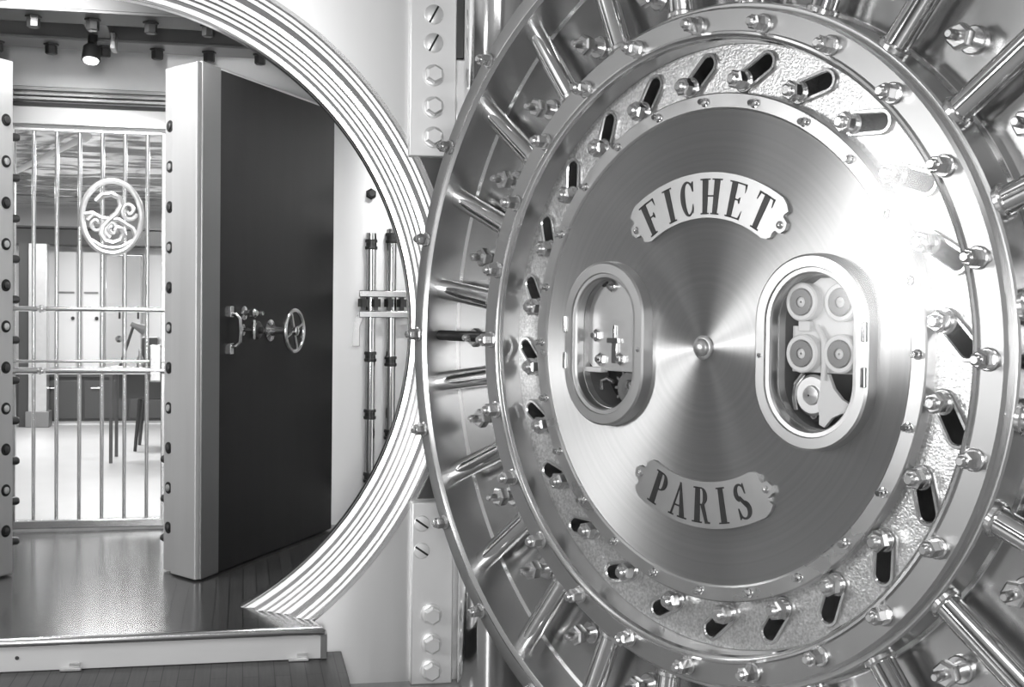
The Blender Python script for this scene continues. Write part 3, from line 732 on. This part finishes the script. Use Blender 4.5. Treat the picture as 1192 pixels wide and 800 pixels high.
# ================================================================ ROOM BEYOND THE GATE
BN = -13.6
slab('floor_back_room', 'pale_floor', -6, 4, FZ-.06, FZ, BN, VN-.14)
slab('ceiling_back_room', 'wavy', -6, 4, 1.66, 1.76, BN, VN-.14)
slab('wall_back_room_left', 'sidewall', -6.1, -6, FZ, 1.66, BN, VN-.14)
slab('wall_back_room_right', 'sidewall', 4, 4.1, FZ, 1.66, BN, VN-.14)
slab('wall_back_room_far', 'farwall', -6, 4, FZ, 1.66, BN-.1, BN)
cb = thing('cabinet_row', 'row of dark low cabinets along the far wall seen through the gate bars', 'cabinet', WALL, (-1.6, FZ, BN+.3))
CB = (-1.6, FZ, BN+.3)
MB().box(-3.6, .6, FZ+.06, -1.03, BN, BN+.60).build('carcass', 'cabinet', cb, base=CB, bevel=.004)
MB().box(-3.65, .65, -1.03, -.975, BN, BN+.66).build('worktop', 'dark_metal', cb, base=CB, bevel=.004)
MB().box(-3.6, .6, FZ, FZ+.06, BN, BN+.56).build('plinth', 'white', cb, base=CB)
for k in range(6):
    x = -3.55+.69*k
    d = MB().box(x, x+.66, FZ+.10, -1.08, BN+.60, BN+.63).build('cabinet_door', 'cabinet', cb, base=CB, bevel=.004)
    MB().rod((x+.1, -1.2, BN+.66), (x+.3, -1.2, BN+.66), [(.015, 0), (.015, 1)], 10).build('handle', 'bead', d, base=CB)
sh = thing('dark_pelmet', 'dark horizontal shelf band high on the far wall behind the emblem', 'shelf', WALL, (-1.5, 1.05, BN+.2))
MB().box(-3.4, .4, 1.06, 1.33, BN, BN+.5).build('shelf_board', 'cabinet', sh, base=(-1.5, 1.05, BN+.2), bevel=.01)
MB().box(-3.4, .4, 1.33, 1.36, BN, BN+.53).build('shelf_edge', 'dark_metal', sh, base=(-1.5, 1.05, BN+.2))
for k, (x0, x1, lab) in enumerate(((-1.97, -1.67, 'tall narrow white door panel left on the far wall, seen through the gate bars'), (-1.58, -1.30, 'tall narrow white door panel on the far wall, right of a matching one'))):
    w = thing('locker_panel', lab, 'locker', WALL, ((x0+x1)/2, -.97, BN+.1))
    b_ = ((x0+x1)/2, -.97, BN+.1)
    MB().box(x0, x1, -.97, .98, BN, BN+.12).build('panel', 'white', w, base=b_, bevel=.01)
    MB().box(x0+.03, x1-.03, .30, .33, BN+.12, BN+.14).build('dividing_strip', 'grey_paint', w, base=b_)
    MB().turned((x1-.05, -.1, BN+.12), [(.02, 0), (.02, .03), (.03, .04), (.01, .06)], 10).build('knob', 'dark_metal', w, base=b_)
pillar = thing('pillar', 'square pale pillar on the far wall behind the left bars of the gate', 'pillar', WALL, (-2.13, FZ, BN+.9))
PBs = (-2.13, FZ, BN+.9)
MB().box(-2.27, -2.0, FZ, 1.06, BN+.72, BN+1.0).build('shaft', 'nickel', pillar, base=PBs, bevel=.004)
MB().box(-2.31, -1.96, FZ, FZ+.25, BN+.68, BN+1.04).build('plinth', 'grey_paint', pillar, base=PBs, bevel=.006)
MB().box(-2.42, -2.27, FZ, 1.06, BN+.75, BN+.95).build('side_channel', 'dark_metal', pillar, base=PBs)
pipe = tag(place(MB().rod((-1.78, 1.60, -7.6), (-.35, 1.60, -3.3), [(.030, 0), (.030, .97), (.045, .975), (.045, 1)], 14).build('ceiling_pipe', 'white', base=(-1.78, 1.60, -7.6)), WALL, (-1.78, 1.60, -7.6)), 'bright slanting metal pipe under the shiny ceiling behind the top of the gate', 'pipe')
sc_ = thing('steel_cabinet', 'shiny steel upright cabinet on the far wall, right of the white panels', 'cabinet', WALL, (-.92, -.97, BN+.2))
MB().box(-1.22, -.62, -.97, .95, BN, BN+.28).build('body', 'satin', sc_, base=(-.92, -.97, BN+.2), bevel=.008)
for x in (-1.20, -.91):
    d = MB().box(x, x+.27, -.94, .92, BN+.28, BN+.31).build('cabinet_door', 'polish', sc_, base=(-.92, -.97, BN+.2), bevel=.006)
    MB().rod((x+.22, -.1, BN+.33), (x+.22, .1, BN+.33), [(.015, 0), (.015, 1)], 8).build('handle', 'dark_metal', d, base=(-.92, -.97, BN+.2))
tb = thing('counter_desk', 'dark desk behind the right bars of the gate with shiny things on top', 'desk', WALL, (-.05, FZ, -8.2))
TB = (-.05, FZ, -8.2)
MB().box(-.62, .9, -.70, -.655, -8.6, -7.8).build('desk_top', 'dark_metal', tb, base=TB, bevel=.006)
for x in (-.58, .86):
    for n_ in (-8.55, -7.85):
        MB().box(x-.02, x+.02, FZ, -.70, n_-.02, n_+.02).build('leg', 'dark_metal', tb, base=TB)
MB().box(-.55, .84, -1.05, -.70, -8.55, -8.52).build('modesty_panel', 'cabinet', tb, base=TB)
for k, (x, n_, r) in enumerate(((-.25, -7.95, .05), (-.02, -8.1, .08), (.18, -8.0, .06))):
    bo = thing('glass_carafe', ('small polished carafe at the left end of the dark desk', 'largest polished carafe standing mid desk behind the gate', 'small polished carafe at the right of the dark desk')[k], 'carafe', WALL, (x, -.655, n_))
    MB().rod((x, -.655, n_), (x, -.655+r*5, n_), [(r*.8, 0), (r, .1), (r, .45), (r*.4, .7), (r*.35, .92), (r*.5, 1)], 16).build('vessel', 'polish', bo, base=(x, -.655, n_))
for k, (x, n_, lab) in enumerate(((-.02, -9.5, 'dark four legged chair beyond the gate, behind the desk'),)):
    ch = thing('chair', lab, 'chair', WALL, (x, FZ, n_)); c_ = (x, FZ, n_)
    MB().box(x-.36, x+.36, -1.12, -1.04, n_-.36, n_+.36).build('seat', 'cabinet', ch, base=c_, bevel=.02)
    MB().box(x-.36, x+.36, -.85, -.30, n_-.40, n_-.34).build('backrest', 'cabinet', ch, base=c_, bevel=.02)
    for sx in (-1, 1):
        for sn in (-1, 1):
            MB().rod((x+sx*.32, -1.1, n_+sn*.32), (x+sx*.38, FZ, n_+sn*.38), [(.032, 0), (.022, 1)], 10).build('leg', 'dark_metal', ch, base=c_)
        MB().box(x+sx*.34-.02, x+sx*.34+.02, -1.06, -.85, n_-.39, n_-.35).build('back_post', 'dark_metal', ch, base=c_)
dl = thing('desk_lamp', 'small lamp with a slanting dark arm on the left end of the desk', 'lamp', WALL, (-.50, -.655, -8.1)); d_ = (-.50, -.655, -8.1)
MB().rod((-.50, -.655, -8.1), (-.50, -.62, -8.1), [(.11, 0), (.11, .6), (.09, 1)], 18).build('base', 'white', dl, base=d_)
MB().rod((-.50, -.63, -8.1), (-.34, -.12, -8.1), [(.018, 0), (.018, 1)], 10).build('arm', 'dark_metal', dl, base=d_)
MB().rod((-.37, -.10, -8.1), (-.20, -.18, -8.1), [(.03, 0), (.035, .3), (.07, 1)], 14).build('shade', 'grey_paint', dl, base=d_)

# ================================================================ CAMERA
cam_d = bpy.data.cameras.new('camera'); cam_o = bpy.data.objects.new('camera', cam_d); COL.objects.link(cam_o)
p, r = -.028, .012
fwd = Vector((0, cos(p), sin(p))); up0 = Vector((0, -sin(p), cos(p))); rt0 = Vector((1, 0, 0))
rt = rt0*cos(r) + up0*sin(r); up = up0*cos(r) - rt0*sin(r)
mw = Matrix((rt, up, -fwd)).transposed().to_4x4(); mw.translation = Vector((0, 0, (ZC+.16)*U))
cam_o.matrix_world = mw
cam_d.sensor_width = 36; cam_d.lens = 36*1500/1192; cam_d.clip_start = .05; cam_d.clip_end = 60
SC.camera = cam_o

# ================================================================ LIGHT
def area(name, frame, pos, target, sx, sy, watts, spread=180):
    l = bpy.data.lights.new(name, 'AREA'); l.shape = 'RECTANGLE'; l.size = sx; l.size_y = sy; l.energy = watts; l.spread = R(spread)
    o = bpy.data.objects.new(name, l); COL.objects.link(o)
    a = frame.world(*pos); b = frame.world(*target); o.location = a
    o.rotation_euler = (b-a).to_track_quat('-Z', 'Y').to_euler(); return o
# lamps of the big room, out of view, plus an added rear fill
area('ceiling_lamp', WALL, (-1.5, 3.6, 3.2), (-1.5, 0, 3.2), 1.6, .5, 3)
area('ceiling_lamp', WALL, (2.5, 3.6, 7.5), (2.5, 0, 7.5), 1.6, .5, 10)
area('ceiling_lamp', WALL, (-3.6, 3.6, 7.0), (-3.6, 0, 7.0), 1.2, .5, 8)
area('tall_wall_lamp', WALL, (-5.9, .98, 3.3), (0, .9, 3.0), .4, 1.0, 50)
area('rear_fill', WALL, (.8, .45, 10.4), (.8, .3, 0), .4, 1.5, 60)  # unseen light added behind the camera to brighten the front wall
area('small_wall_lamp', WALL, (-5.85, .36, 6.2), (3, .1, 5.5), .12, .12, 42)
# vestibule and the room beyond
area('vestibule_fill', WALL, (-.5, 2.36, -.55), (.3, 0, -1.9), .5, .25, 30)  # added fill without a fixture, brightens the door leaf edges
area('vestibule_fill', WALL, (2.7, 2.36, -1.2), (2.2, 0, -3.0), .4, .3, 40)  # added fill without a fixture, brightens the wall behind the rods
area('back_room_lamp', WALL, (1.2, 1.63, -5.2), (1.0, 0, -5.2), .35, .25, 55)
area('back_room_lamp', WALL, (-.83, 1.63, -10.4), (-.83, 0, -10.4), .7, .5, 50)
area('back_room_lamp', WALL, (-3.6, 1.63, -9.0), (-3.6, 0, -9.0), 1.2, .5, 45)
s = bpy.data.lights.new('spot_beam', 'SPOT'); s.energy = 90; s.spot_size = R(80); s.shadow_soft_size = .03
so_ = bpy.data.objects.new('spot_beam', s); COL.objects.link(so_); so_.location = WALL.world(-.172, 1.99, -1.99)
so_.rotation_euler = (WALL.world(.1, .6, -3.0)-so_.location).to_track_quat('-Z', 'Y').to_euler()

w = bpy.data.worlds.new('world'); SC.world = w; w.use_nodes = True
w.node_tree.nodes['Background'].inputs[0].default_value = (.5, .5, .5, 1); w.node_tree.nodes['Background'].inputs[1].default_value = .3
SC.view_settings.view_transform = 'Standard'; SC.view_settings.look = 'None'; SC.view_settings.gamma = 1; SC.view_settings.use_curve_mapping = False
SC.view_settings.exposure = .15
SC.cycles.use_denoising = True
SC.cycles.max_bounces = 10; SC.cycles.glossy_bounces = 6; SC.cycles.transparent_max_bounces = 16
SC.cycles.sample_clamp_indirect = 6
